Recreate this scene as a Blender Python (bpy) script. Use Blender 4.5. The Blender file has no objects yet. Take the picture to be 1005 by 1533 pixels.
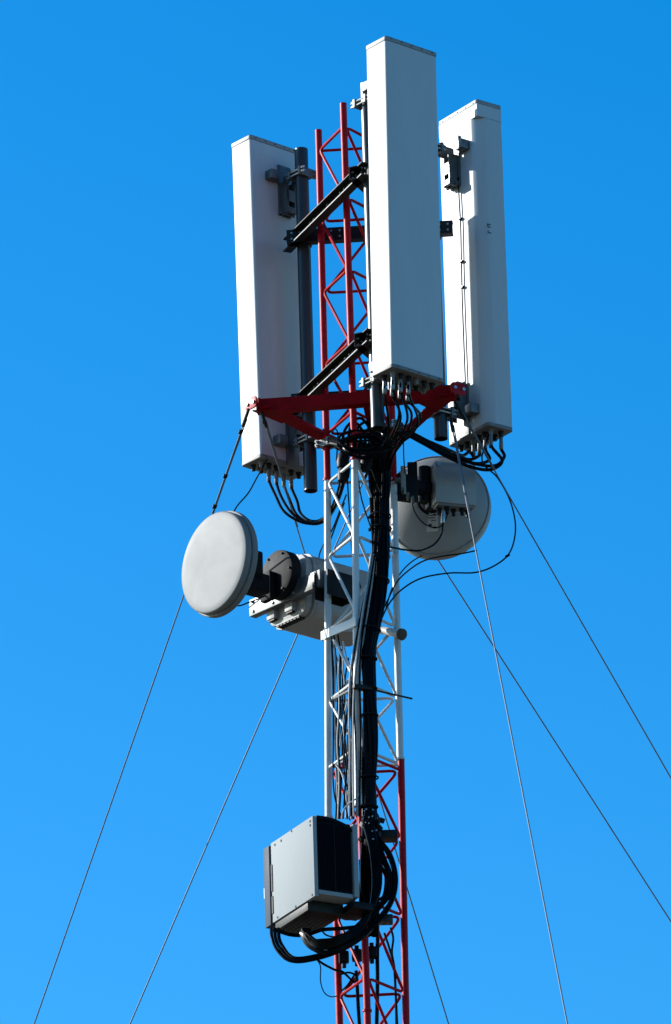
import bpy, bmesh, math, random
from mathutils import Vector as V, Matrix
R = math.radians
random.seed(7)
sc = bpy.context.scene
col = sc.collection

# ------------------------------------------------------------------ camera
ELEV, ROLL, FPX, DIST = R(22.0), R(-1.35), 10680.0, 40.0
TARGET = V((-0.145, 0.0, 1.6 + DIST * math.sin(ELEV)))
CF = V((0, math.cos(ELEV), math.sin(ELEV)))
_r0 = V((1, 0, 0)); _u0 = _r0.cross(CF)
CR = _r0 * math.cos(ROLL) + _u0 * math.sin(ROLL)
CU = _u0 * math.cos(ROLL) - _r0 * math.sin(ROLL)
CAM = TARGET - CF * DIST
cam = bpy.data.cameras.new('camera'); camo = bpy.data.objects.new('camera', cam); col.objects.link(camo)
m = Matrix((CR, CU, -CF)).transposed().to_4x4(); m.translation = CAM
camo.matrix_world = m
cam.sensor_fit = 'VERTICAL'; cam.sensor_height = 36.0; cam.sensor_width = 36.0
cam.lens = FPX / 1533 * 36.0
cam.clip_start = 0.5; cam.clip_end = 5000
sc.camera = camo

# ------------------------------------------------------------------ sky and sun
SUN_AZ = V((-0.947, 0.32)); SUN_EL = R(27)
SUN = V((SUN_AZ.x * math.cos(SUN_EL), SUN_AZ.y * math.cos(SUN_EL), math.sin(SUN_EL))).normalized()
w = bpy.data.worlds.new('World'); sc.world = w; w.use_nodes = True
nt = w.node_tree; nt.nodes.clear()
out = nt.nodes.new('ShaderNodeOutputWorld'); bg = nt.nodes.new('ShaderNodeBackground')
sky = nt.nodes.new('ShaderNodeTexSky'); sky.sky_type = 'NISHITA'; sky.sun_disc = False
sky.sun_elevation = SUN_EL; sky.sun_rotation = math.atan2(SUN_AZ.x, SUN_AZ.y) % (2 * math.pi)
sky.air_density = 1.0; sky.dust_density = 0.8; sky.ozone_density = 2.0; sky.altitude = 200
hs = nt.nodes.new('ShaderNodeHueSaturation'); hs.inputs['Saturation'].default_value = 1.292
tint = nt.nodes.new('ShaderNodeMix'); tint.data_type = 'RGBA'; tint.blend_type = 'MULTIPLY'
tint.inputs[0].default_value = 1.0; tint.inputs[7].default_value = (.72, .825, .86, 1)
nt.links.new(sky.outputs[0], tint.inputs[6]); gm = nt.nodes.new('ShaderNodeGamma'); gm.inputs[1].default_value = 1.22
nt.links.new(tint.outputs[2], gm.inputs[0]); nt.links.new(gm.outputs[0], hs.inputs['Color'])
nt.links.new(hs.outputs[0], bg.inputs[0]); nt.links.new(bg.outputs[0], out.inputs[0])
bg.inputs[1].default_value = 0.0535
sl = bpy.data.lights.new('sun', 'SUN'); sl.energy = 2.4; sl.angle = R(0.5); sl.color = (1.0, 0.98, 0.94)
so = bpy.data.objects.new('sun', sl); col.objects.link(so)
so.rotation_euler = SUN.to_track_quat('Z', 'Y').to_euler(); so.location = (-20, 6, 40)
sc.view_settings.view_transform = 'Standard'; sc.view_settings.look = 'None'
sc.view_settings.exposure = 1.9; sc.view_settings.gamma = 1.0
sc.cycles.max_bounces = 6

# ------------------------------------------------------------------ helpers
def at(px, py, y):
    """point of the place at depth y seen at photo pixel (px, py)"""
    d = CF * FPX + CR * (px - 502.5) + CU * (766.5 - py)
    return CAM + d * ((y - CAM.y) / d.y)

def P(p):
    return p.copy() if isinstance(p, V) else at(*p)

def spl(pts, n=8):
    """smooth curve through points (Catmull-Rom)"""
    q = [P(p) for p in pts]
    if len(q) < 3: return q
    q = [q[0] * 2 - q[1]] + q + [q[-1] * 2 - q[-2]]
    res = []
    for i in range(1, len(q) - 2):
        a, b, c, d = q[i - 1], q[i], q[i + 1], q[i + 2]
        for k in range(n):
            t = k / n
            res.append(0.5 * ((2 * b) + (c - a) * t + (2 * a - 5 * b + 4 * c - d) * t * t + (3 * b - a - 3 * c + d) * t ** 3))
    res.append(q[-2])
    return res

def bend(pts, rad, n=5):
    """polyline with rounded corners"""
    res = [pts[0]]
    for a, b, c in zip(pts, pts[1:], pts[2:]):
        u, v = a - b, c - b
        k = min(rad, u.length * .45, v.length * .45)
        s, e = b + u.normalized() * k, b + v.normalized() * k
        for i in range(n + 1):
            t = i / n
            res.append(s * (1 - t) ** 2 + b * 2 * t * (1 - t) + e * t * t)
    res.append(pts[-1])
    return res

class MB:
    def __init__(s): s.bm = bmesh.new()
    def tube(s, pts, r, n=10, caps=True):
        pts = [p for i, p in enumerate(pts) if i == 0 or (p - pts[i - 1]).length > 1e-5]
        T = []
        for i in range(len(pts)):
            a, b = pts[max(0, i - 1)], pts[min(len(pts) - 1, i + 1)]
            T.append((b - a).normalized())
        x = T[0].orthogonal().normalized(); rings = []
        for i, p in enumerate(pts):
            x = (x - T[i] * x.dot(T[i])).normalized(); y = T[i].cross(x)
            rr = r[i] if isinstance(r, (list, tuple)) else r
            rings.append([s.bm.verts.new(p + (x * math.cos(2 * math.pi * k / n) + y * math.sin(2 * math.pi * k / n)) * rr) for k in range(n)])
        for a, b in zip(rings, rings[1:]):
            for k in range(n): s.bm.faces.new((a[k], a[(k + 1) % n], b[(k + 1) % n], b[k]))
        if caps: s.bm.faces.new(rings[0][::-1]); s.bm.faces.new(rings[-1])
        return s
    def pipe(s, a, b, r, ri, n=20):
        """open hollow pipe"""
        t = (b - a).normalized(); x = t.orthogonal().normalized(); y = t.cross(x)
        def ring(p, q): return [s.bm.verts.new(p + (x * math.cos(2 * math.pi * k / n) + y * math.sin(2 * math.pi * k / n)) * q) for k in range(n)]
        A, B, C, D = ring(a, r), ring(b, r), ring(b, ri), ring(a, ri)
        for u, v in ((A, B), (B, C), (C, D), (D, A)):
            for k in range(n): s.bm.faces.new((u[k], u[(k + 1) % n], v[(k + 1) % n], v[k]))
        return s
    def box(s, c, x, y, z, bev=0.0):
        """box about c with half-extent vectors x, y, z"""
        vs = [s.bm.verts.new(c + x * i + y * j + z * k) for i in (-1, 1) for j in (-1, 1) for k in (-1, 1)]
        fs = [s.bm.faces.new([vs[i] for i in f]) for f in ((0, 1, 3, 2), (4, 6, 7, 5), (0, 4, 5, 1), (2, 3, 7, 6), (0, 2, 6, 4), (1, 5, 7, 3))]
        if bev: 
            es = list({e for f in fs for e in f.edges})
            bmesh.ops.bevel(s.bm, geom=es, offset=bev, segments=2, profile=.6, affect='EDGES')
        return s
    def prism(s, prof, o, ux, uy, ex, bev=0.0):
        """profile (2-D points in ux, uy about o) extruded by ex"""
        a = [s.bm.verts.new(o + ux * p[0] + uy * p[1]) for p in prof]
        b = [s.bm.verts.new(o + ux * p[0] + uy * p[1] + ex) for p in prof]
        n = len(prof); fs = []
        for k in range(n): fs.append(s.bm.faces.new((a[k], a[(k + 1) % n], b[(k + 1) % n], b[k])))
        f0 = s.bm.faces.new(a[::-1]); f1 = s.bm.faces.new(b)
        if bev:
            es = list(set(f0.edges) | set(f1.edges))
            bmesh.ops.bevel(s.bm, geom=es, offset=bev, segments=2, profile=.6, affect='EDGES')
        return s
    def lathe(s, prof, o, ax, n=48):
        """profile of (radius, height along ax)"""
        ax = ax.normalized(); x = ax.orthogonal().normalized(); y = ax.cross(x); rings = []
        for r, h in prof:
            if r < 1e-6: rings.append([s.bm.verts.new(o + ax * h)])
            else: rings.append([s.bm.verts.new(o + ax * h + (x * math.cos(2 * math.pi * k / n) + y * math.sin(2 * math.pi * k / n)) * r) for k in range(n)])
        for a, b in zip(rings, rings[1:]):
            for k in range(n):
                k2 = (k + 1) % n
                if len(a) == 1 and len(b) == 1: continue
                if len(a) == 1: s.bm.faces.new((a[0], b[k2], b[k]))
                elif len(b) == 1: s.bm.faces.new((a[k], a[k2], b[0]))
                else: s.bm.faces.new((a[k], a[k2], b[k2], b[k]))
        return s
    def build(s, name, mat, parent=None, origin=None, ang=38):
        bmesh.ops.recalc_face_normals(s.bm, faces=s.bm.faces)
        o0 = origin
        if parent is not None: o0 = ORIG[parent.name]
        if o0 is None:
            zs = min(v.co.z for v in s.bm.verts)
            c = sum((v.co for v in s.bm.verts), V()) / len(s.bm.verts)
            o0 = V((c.x, c.y, zs))
        for v in s.bm.verts: v.co -= o0
        me = bpy.data.meshes.new(name); s.bm.to_mesh(me); s.bm.free()
        me.materials.append(mat)
        for p in me.polygons: p.use_smooth = True
        try: me.set_sharp_from_angle(angle=R(ang))
        except Exception: pass
        ob = bpy.data.objects.new(name, me); col.objects.link(ob)
        ORIG[ob.name] = o0
        if parent is not None: ob.parent = parent
        else: ob.location = o0
        return ob
ORIG = {}
def each(mb, name, mat, parent):
    """every loose piece of the builder becomes a part of its own"""
    bm = mb.bm; seen = set(); res = []
    for v0 in bm.verts:
        if v0 in seen: continue
        st, comp = [v0], []
        seen.add(v0)
        while st:
            v = st.pop(); comp.append(v)
            for e in v.link_edges:
                o = e.other_vert(v)
                if o not in seen: seen.add(o); st.append(o)
        q = MB(); mp = {v: q.bm.verts.new(v.co) for v in comp}
        for f in {f for v in comp for f in v.link_faces}: q.bm.faces.new([mp[v] for v in f.verts])
        res.append(q.build(name, mat, parent))
    bm.free(); return res
def tag(o, label, cat, group=None, kind=None):
    if label: o['label'] = label
    if cat: o['category'] = cat
    if group: o['group'] = group
    if kind: o['kind'] = kind
    return o
def thing(name, loc, label, cat, group=None):
    o = bpy.data.objects.new(name, None); col.objects.link(o); o.location = loc
    o.empty_display_size = .1; ORIG[o.name] = V(loc)
    return tag(o, label, cat, group)

def rrect(x0, x1, y0, y1, r, n=4):
    res = []
    for cx, cy, a0 in ((x1 - r, y1 - r, 0), (x0 + r, y1 - r, 90), (x0 + r, y0 + r, 180), (x1 - r, y0 + r, 270)):
        for k in range(n + 1):
            a = R(a0 + 90 * k / n); res.append((cx + r * math.cos(a), cy + r * math.sin(a)))
    return res
Z = V((0, 0, 1))
ORD = ['first', 'second', 'third', 'fourth', 'fifth', 'sixth', 'seventh', 'eighth', 'ninth']

# ------------------------------------------------------------------ materials
def mat(name, colr, rough=.5, metal=0.0, var=.12, scale=9.0, bump=0.0, spec=.5, stretch=None, col2=None, bscale=60, coat=0):
    m = bpy.data.materials.new(name); m.use_nodes = True
    t = m.node_tree; b = t.nodes['Principled BSDF']
    b.inputs['Roughness'].default_value = rough; b.inputs['Metallic'].default_value = metal
    b.inputs['Specular IOR Level'].default_value = spec
    b.inputs['Coat Weight'].default_value = coat
    tc = t.nodes.new('ShaderNodeTexCoord'); mp = t.nodes.new('ShaderNodeMapping')
    if stretch: mp.inputs['Scale'].default_value = stretch
    nz = t.nodes.new('ShaderNodeTexNoise'); nz.inputs['Scale'].default_value = scale; nz.inputs['Detail'].default_value = 6
    nz.inputs['Roughness'].default_value = .65
    rp = t.nodes.new('ShaderNodeValToRGB')
    c1 = V(colr); c2 = V(col2) if col2 else c1 * (1 - var * 2)
    rp.color_ramp.elements[0].position = .32; rp.color_ramp.elements[1].position = .62
    rp.color_ramp.elements[0].color = (*c2, 1); rp.color_ramp.elements[1].color = (*c1, 1)
    t.links.new(tc.outputs['Object'], mp.inputs[0]); t.links.new(mp.outputs[0], nz.inputs['Vector'])
    t.links.new(nz.outputs['Fac'], rp.inputs[0]); t.links.new(rp.outputs[0], b.inputs['Base Color'])
    if bump:
        n2 = t.nodes.new('ShaderNodeTexNoise'); n2.inputs['Scale'].default_value = bscale; n2.inputs['Detail'].default_value = 3
        t.links.new(mp.outputs[0], n2.inputs['Vector'])
        bp = t.nodes.new('ShaderNodeBump'); bp.inputs['Strength'].default_value = bump; bp.inputs['Distance'].default_value = .004
        t.links.new(n2.outputs['Fac'], bp.inputs['Height']); t.links.new(bp.outputs[0], b.inputs['Normal'])
    rr = t.nodes.new('ShaderNodeMapRange'); rr.inputs[3].default_value = max(.05, rough - .08); rr.inputs[4].default_value = min(1, rough + .1)
    t.links.new(nz.outputs['Fac'], rr.inputs[0]); t.links.new(rr.outputs[0], b.inputs['Roughness'])
    return m
M = {}
M['radome'] = mat('white_radome', (.385, .415, .43), .5, var=.03, scale=4, stretch=(3, 3, .5), bump=.05)
M['topcap'] = mat('grey_white_end_cap', (.22, .22, .215), .5, var=.1, scale=12)
M['capgrey'] = mat('grey_end_plate', (.15, .145, .135), .55, var=.12, scale=14)
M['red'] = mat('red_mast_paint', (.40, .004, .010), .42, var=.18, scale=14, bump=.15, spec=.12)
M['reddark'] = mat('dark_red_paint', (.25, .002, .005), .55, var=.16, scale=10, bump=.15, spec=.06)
M['white'] = mat('white_mast_paint', (.50, .51, .505), .4, var=.05, scale=16, bump=.15)
M['galv'] = mat('galvanised_steel', (.11, .115, .115), .42, metal=.4, var=.16, scale=26, bump=.1)
M['galvdark'] = mat('weathered_steel', (.011, .0115, .011), .5, metal=0, var=.25, scale=30, bump=.15, spec=.2)
M['pole'] = mat('grey_steel_pole', (.020, .021, .022), .34, metal=0, spec=.4, var=.16, scale=20, stretch=(1, 1, .3), bump=.1)
M['bolt'] = mat('bright_bolt_steel', (.34, .35, .35), .35, metal=.6, var=.05, scale=40)
M['plug'] = mat('silver_connector', (.20, .20, .20), .35, metal=.3, var=.1, scale=30)
M['black'] = mat('black_cable_jacket', (.0018, .0018, .002), .25, var=.1, scale=20, spec=.06)
M['blackmatte'] = mat('black_plastic', (.004, .004, .005), .5, var=.1, scale=20, bump=.1, spec=.15)
M['greycable'] = mat('grey_cable_jacket', (.36, .36, .35), .4, var=.1, scale=20)
M['dish'] = mat('grey_white_dish_plastic', (.130, .137, .137), .65, var=.012, scale=3, bump=.06, bscale=160)
M['dishback'] = mat('grey_dish_back', (.26, .265, .262), .5, var=.05, scale=6, bump=.05)
M['odu'] = mat('grey_radio_casting', (.27, .275, .27), .55, var=.05, scale=9, bump=.2, bscale=150)
M['dark'] = mat('dark_grey_casting', (.006, .0065, .009), .6, var=.1, scale=12, bump=.1, bscale=150, spec=.08)
M['cab'] = mat('cabinet_paint', (.245, .268, .275), .8, var=.03, scale=5, bump=.08, spec=.15)
M['door'] = mat('door_strip_shade_tone', (.040, .055, .078), .6, var=.06, scale=6, spec=.1)  # bluish shade on the door strip, put into its base colour
M['fins'] = mat('black_heat_sink', (.0025, .0025, .005), .5, var=.1, scale=12, spec=.06)
M['wire'] = mat('steel_guy_wire', (.085, .105, .125), .5, metal=.1, var=.05, scale=10)
M['rust'] = mat('brown_rusted_steel', (.075, .055, .038), .8, var=.25, scale=40, bump=.3, col2=(.03, .022, .016))
M['label'] = mat('white_sticker', (.52, .53, .52), .5, var=.05)
M['ink'] = mat('dark_ink', (.02, .022, .03), .5)
M['grass'] = mat('dry_grass_ground', (.11, .10, .08), .95, var=.3, scale=.6, bump=.3, bscale=8, spec=.05, col2=(.07, .065, .05))

# ------------------------------------------------------------------ ground
g = MB(); n = 72
g.bm.faces.new([g.bm.verts.new((1500 * math.cos(2 * math.pi * k / n), 1500 * math.sin(2 * math.pi * k / n), 0)) for k in range(n)])
tag(g.build('ground', M['grass'], origin=V((0, 0, 0))), None, None, kind='structure')

# ------------------------------------------------------------------ lattice mast
LEG_R = .0198
mast = thing('lattice_mast', (0, 0, 0), 'slender red and white triangular lattice mast carrying all the antennas', 'mast')
YL, YF, YR = .120, -.209, .089           # depth of the left, front and right leg
topL, topF, topR = at(477, 195, YL), at(514, 155, YF), at(575, 197, YR)
jL, jF, jR = at(490.5, 720, YL), at(531.5, 689, YF), at(589.5, 722, YR)
kL, kF, kR = at(492, 1226, YL), at(536, 1208, YF), at(599.5, 1138, YR)
lL, lF, lR = at(500, 1240, YL), at(540, 1209, YF), at(600.5, 1139, YR)
eL, eF, eR = at(509, 1545, YL), at(550, 1515, YF), at(608.5, 1545, YR)
gz = lambda p: V((p.x, p.y, 0.0))
def section(mname, tops, bots, zs, rods=True, fl=None, tick=.0088):
    """one painted mast section: three legs and a bent rod lacing on each of its faces"""
    s = MB()
    sec = bpy.data.objects.new('mast_section', None); col.objects.link(sec); sec.parent = mast; ORIG[sec.name] = ORIG[mast.name]
    for p in bots:
        MB().tube([p + Z * .001, p + Z * .013], LEG_R + .006, 14).build('joint_collar', M[mname], sec)
    for t, b in zip(tops, bots):
        MB().tube([b + Z * .0135, t], LEG_R, 18).build('leg', M[mname], sec)
    def on(k, z):
        t, b = tops[k], bots[k]; u = (z - b.z) / (t.z - b.z)
        return b + (t - b) * u
    for a, b in ((0, 1), (1, 2), (2, 0)):        # left-front, front-right, right-left; diagonal runs from a down to b
        pts = []
        for i, z in enumerate(zs):
            A, B = on(a, z), on(b, z)
            d = (B - A).normalized()
            ext = .006
            pts.append(B - d * (LEG_R - ext)); pts.append(A + d * (LEG_R - ext))
            if i + 1 < len(zs):
                pass
        # horizontal B->A at z_i, then diagonal A(z_i) -> B(z_i+1)
        seq = bend(pts, .05)
        MB().tube(seq, tick, 8).build('lacing', M[mname], sec)
    return sec
PITCH = .446
def z_at(py, px=490, y=YL): return at(px, py, y).z
z0 = z_at(226, 478)
section('red', (topL, topF, topR), (jL, jF, jR), [z0 - PITCH * k for k in range(4)] + [z0 - PITCH * 4 + .02])
z1 = z_at(724)
section('white', (jL, jF, jR), (kL, kF, kR), [z_at(v) for v in (724, 834, 945, 1050, 1150)])
z2 = z_at(1262, 500)
zz = [z2 + .405] + [z2 - PITCH * k for k in range(4)]
section('red', (lL, lF, lR), (eL, eF, eR), zz)
# hidden corner of the joint and the rest of the mast down to the ground
zb = zz[-1] - PITCH
section('red', (eL, eF, eR), tuple(gz(p) for p in (eL, eF, eR)), [zb - PITCH * k for k in range(int((zb - .1) / PITCH))])
# flat steel splice straps round the white section
for (py, q) in ((947, 0),):
    for a, b in (((492, 951, YL), (534, 933, YF)),):
        A, B = at(*a), at(*b); d = (B - A); u = d.normalized()
        nrm = u.cross(Z).normalized()
        MB().box((A + B) / 2 + nrm * .024, d * .62, nrm * .004, Z * .026, .002).build('splice_strap', M['white'], mast)
        for e in (A, B):
            MB().tube([e - Z * .03, e + Z * .03], LEG_R + .009, 14).build('splice_sleeve', M['white'], mast)
e = at(597, 950, YR)
MB().tube([e - Z * .03, e + Z * .03], LEG_R + .007, 14).build('splice_sleeve', M['white'], mast)

# ------------------------------------------------------------------ poles
def pole(top, bot, y, label):
    a, b = at(*bot, y), at(*top, y)
    o = MB().pipe(a, b, .039, .033, 22).build('mounting_pole', M['pole'], origin=a)
    tag(o, label, 'pole', 'steel poles that hold the panel antennas')
    return a, b
PYL, PYF, PYR = .315, -.56, .25
PL = pole((451, 224), (465.5, 735), PYL, 'dark grey steel pole beside the back of the left antenna')
PF = pole((549.5, 126), (566, 641), PYF, 'grey steel pole standing behind the tall front antenna')
PR = pole((640.5, 141), (660.5, 657), PYR, 'short visible end of steel pole below the right antenna')
def on_pole(p, z):
    a, b = p; return a + (b - a) * ((z - a.z) / (b.z - a.z))

# ------------------------------------------------------------------ steel mounting frames
def ubolt(mb, c, ax, nrm, r=.045):
    """U-bolt round a vertical pole at c, ends through the channel on side nrm"""
    t = Z.cross(nrm).normalized(); pts = [c + t * r + nrm * .07]
    for k in range(9):
        a = math.pi * k / 8
        pts.append(c + t * r * math.cos(a) - nrm * r * math.sin(a))
    pts.append(c - t * r + nrm * .07)
    mb.tube(pts, .0055, 8)
def frame(z_l, z_f, z_r, label):
    A, B, C = on_pole(PL, z_l), on_pole(PF, z_f), on_pole(PR, z_r)
    cen = (A + B + C) / 3
    root = thing('channel_triangle', cen, label, 'steel frame', 'steel frames that hold the antenna poles')
    for p, q in ((A, B), (B, C), (A, C)):
        d = q - p; u = d.normalized(); L = d.length
        nrm = u.cross(Z).normalized()
        if nrm.dot((p + q) / 2 - cen) < 0: nrm = -nrm
        up = nrm.cross(u).normalized()
        if up.z < 0: up = -up
        h, f, t = .040, .048, .006
        off = .090 if q is not C else -.041
        s = p - u * .09 + nrm * off; e = d + u * (.18 if q is not C else (.21 if p is A else .12))
        prof = [(-f, -h), (-f, h), (0, h), (0, h - t), (-f + t, h - t), (-f + t, -h + t), (0, -h + t), (0, -h)]
        ch = MB().prism(prof, s, nrm, up, e).build('channel', M['galvdark'], root)
        MB().prism([(.0005, -h), (.0005, -h + .0065), (.004, -h + .0065), (.004, -h)], s, nrm, up, e).build('flange_edge', M['galv'], ch)
        bm_ = MB()
        for fr in (.03, .08, .27, .32, .5, .66, .71, .92, .97):
            for dz in (-.018, .018):
                c = s + e * fr + up * dz
                bm_.tube([c - nrm * (f + .004), c - nrm * (f - t - .010)], .0065, 6)
        each(bm_, 'bolt', M['bolt'], ch)
    for c in (A, B, C):
        nrm = (c - cen) if c is not C else (cen - c); nrm.z = 0; nrm.normalize()
        mb = MB(); ubolt(mb, c + Z * .025, Z, nrm); ubolt(mb, c - Z * .025, Z, nrm)
        mb.build('pole_clamp', M['galv'], root)
    return A, B, C
zu = at(452, 362, PYL).z; zl = at(459, 607, PYL).z
frame(zu, zu, zu, 'upper triangle of dark steel channels joining the three antenna poles')
frame(zl, zl, zl, 'lower triangle of dark steel channels just above the red outrigger')

# ------------------------------------------------------------------ panel antennas
def h2(ang): return V((math.sin(R(ang)), math.cos(R(ang)), 0))
def antenna(top, bot, y, wd, nd, W, D, label, back, poleline, brz, ports, cut=None, cap_h=.026):
    """near edge from photo point top to bot; wd and nd run along its wide and its narrow side; back = direction of its mounting side"""
    T, B = at(*top, y), at(*bot, y); ax = (T - B); H = ax.length; up = ax.normalized()
    root = thing('panel_antenna', B + wd * W / 2 + nd * D / 2, label, 'antenna', 'panel antennas round the mast head')
    prof = rrect(0, W, 0, D, .016)
    if cut: prof = [(W, D - .006), (W - .006, D), (.006, D), (0, D - .006), (0, cut[1] + .012), (.003, cut[1]), (cut[0] - .006, .002), (cut[0] + .006, 0), (W - .008, 0), (W, .008)]
    MB().prism(prof, B + up * .022, wd, nd, up * (H - .024 - cap_h)).build('radome', M['radome'], root)
    p2 = rrect(-.003, W + .003, -.003, D + .003, .018)
    MB().prism(p2, T - up * .026, wd, nd, up * .026, .004).build('top_cap', M['topcap'], root)
    if cut: MB().prism(rrect(0, W, 0, D, .006), T - up * cap_h, wd, nd, up * (cap_h - .0265)).build('cap_skirt', M['radome'], root)
    cap = MB().prism(p2, B, wd, nd, up * .020, .003).build('bottom_cap', M['capgrey'], root)
    c = B + wd * W / 2 + nd * D / 2
    scr = MB()
    for i in range(5):
        for s_, q in ((0, -.004), (1, D + .004)):
            a = B + wd * (W * (.1 + .2 * i)) + nd * q + up * .010
            scr.tube([a - nd * .003, a + nd * .003], .0045, 6)
            a = a + up * (H - .022)
            scr.tube([a - nd * .003, a + nd * .003], .0045, 6)
    each(scr, 'screw', M['galv'], cap)
    pts = []
    for i in range(6):
        for j in range(2):
            p = B + wd * (W * (.12 + .152 * i)) + nd * (D * (.30 + .40 * j))
            if ports:
                MB().lathe([(0, .001), (.017, .001), (.017, -.010), (.0125, -.012), (.0125, -.034), (0, -.034)], p, up, 14).build('connector', M['galvdark'] if (i + j) % 3 else M['capgrey'], root)
            pts.append(p - up * .034)
    # hinged brackets that hold the antenna to its pole
    bc0 = c + back * ((D / 2) if abs(back.dot(nd)) > .5 else W / 2)
    tt = Z.cross(back).normalized()
    lugside = (-1 if tt.dot(CR) > 0 else 1) * (-1 if cut else 1)
    for z in brz:
        f = (z - B.z) / up.z
        S = bc0 + up * f; Q = on_pole(poleline, z)
        dd = Q - S; gap = dd.dot(back); side = dd.dot(tt)
        S2 = S + tt * side
        ZZ = Z if z > c.z + 1 else -Z
        br = MB().box(S2 + back * .006 - ZZ * .05, tt * .046, back * .006, Z * .16, .002)
        br.box(S2 + back * .03 + tt * lugside * .11 + Z * .015, tt * .030, back * .03, Z * .028, .004).box(S2 + back * .012 + tt * lugside * .07 + Z * .012, tt * .03, back * .005, Z * .02)
        for sg in (-1, 1):
            br.box(S2 + back * (gap * .5) + tt * sg * .030, tt * .003, back * (gap * .5 - .036), Z * .022)
            br.box(S2 + back * .040 + tt * sg * .026 - ZZ * .11, tt * .004, back * .030, Z * .10)
        br.box(S2 + back * .066 - ZZ * .10, tt * .030, back * .004, Z * .035).box(S2 + back * .066 - ZZ * .19, tt * .034, back * .010, Z * .016)
        br.tube([S2 + back * .03 - tt * .05 - ZZ * .20, S2 + back * .03 + tt * .05 - ZZ * .20], .010, 8)
        b_ = br.build('tilt_bracket', M['galv'], root)
        cl = MB()
        for sg in (-1, 1):
            cl.box(Q + back * sg * .046, tt * .064, back * .009, Z * .026, .003)
        cl.build('clamp', M['galv'], b_)
        bo = MB()
        for sg in (-1, 1):
            for dz in (-.012, .012):
                a = Q + tt * sg * .052 + Z * dz
                bo.tube([a - back * .075, a + back * .085], .0055, 8)
                for kk in (-.06, .062): bo.tube([a + back * kk, a + back * (kk + .010)], .0092, 6)
        each(bo, 'bolt', M['bolt'], b_)
    return root, B, up, pts, bc0, tt
a = 50
F_w, F_n = h2(a), V((-math.cos(R(a)), math.sin(R(a)), 0))
antF = antenna((578, 53), (588, 549), -.93, F_w, F_n, .375, .180,
    'tallest white panel antenna in front, its broad face in blue shade', F_n, PF,
    (at(545, 155, PYF).z, at(562, 572, PYF).z), True)
b = 49
L_w, L_n = h2(b), V((-math.cos(R(b)), math.sin(R(b)), 0))
antL = antenna((375, 201), (391.5, 684), .28, L_w, L_n, .365, .176,
    'white panel antenna on the left, its narrow side sunlit and its back in shade', -L_n, PL,
    (at(452, 262, PYL).z, at(463, 660, PYL).z), True)
r_ = 54
R_w, R_n = V((-math.cos(R(r_)), math.sin(R(r_)), 0)), h2(r_)
antR = antenna((714, 148), (731, 636), .18, R_w, R_n, .375, .176,
    'white panel antenna on the right with bracket shadows on its sunlit back', -R_n, PR,
    (at(646, 222, PYR).z, at(658, 618, PYR).z), True, (.062, .052), .105)
# small dark maker's mark on the shaded side of the right antenna
B_ = antR[1]; o = B_ + R_n * .055 - R_w * .0012 + antR[2] * 1.24
mk = MB()
mk.box(o + Z * .018, R_n * .013, R_w * .0004, Z * .003); mk.box(o + Z * .010 - R_n * .010, R_n * .003, R_w * .0004, Z * .0048)
mk.box(o + Z * .002 + R_n * .002, R_n * .011, R_w * .0004, Z * .003); mk.box(o - Z * .034 + R_n * .004, R_n * .012, R_w * .0004, Z * .003)
mk.box(o - Z * .026 - R_n * .006, R_n * .003, R_w * .0004, Z * .0046)
each(mk, 'badge_mark', M['ink'], antR[0])
# thin cable clipped down the back of the right antenna
S = antR[4]; up = antR[2]
p0 = S - R_n * .009 - R_w * .0
cb = MB().tube(spl([p0 + up * 1.86, p0 + up * 1.72 + R_w * .006, p0 + up * 1.45, p0 + up * 1.30 - R_w * .005, p0 + up * 1.05, p0 + up * .8 + R_w * .003, p0 + up * .3]), .0042, 6)
cb.build('tilt_cable', M['black'], antR[0])
for f_ in (1.6, 1.35, 1.08, .92): 
    MB().box(p0 + up * f_, R_w * .012, R_n * .008, Z * .005).build('cable_clip', M['black'], antR[0])

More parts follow.
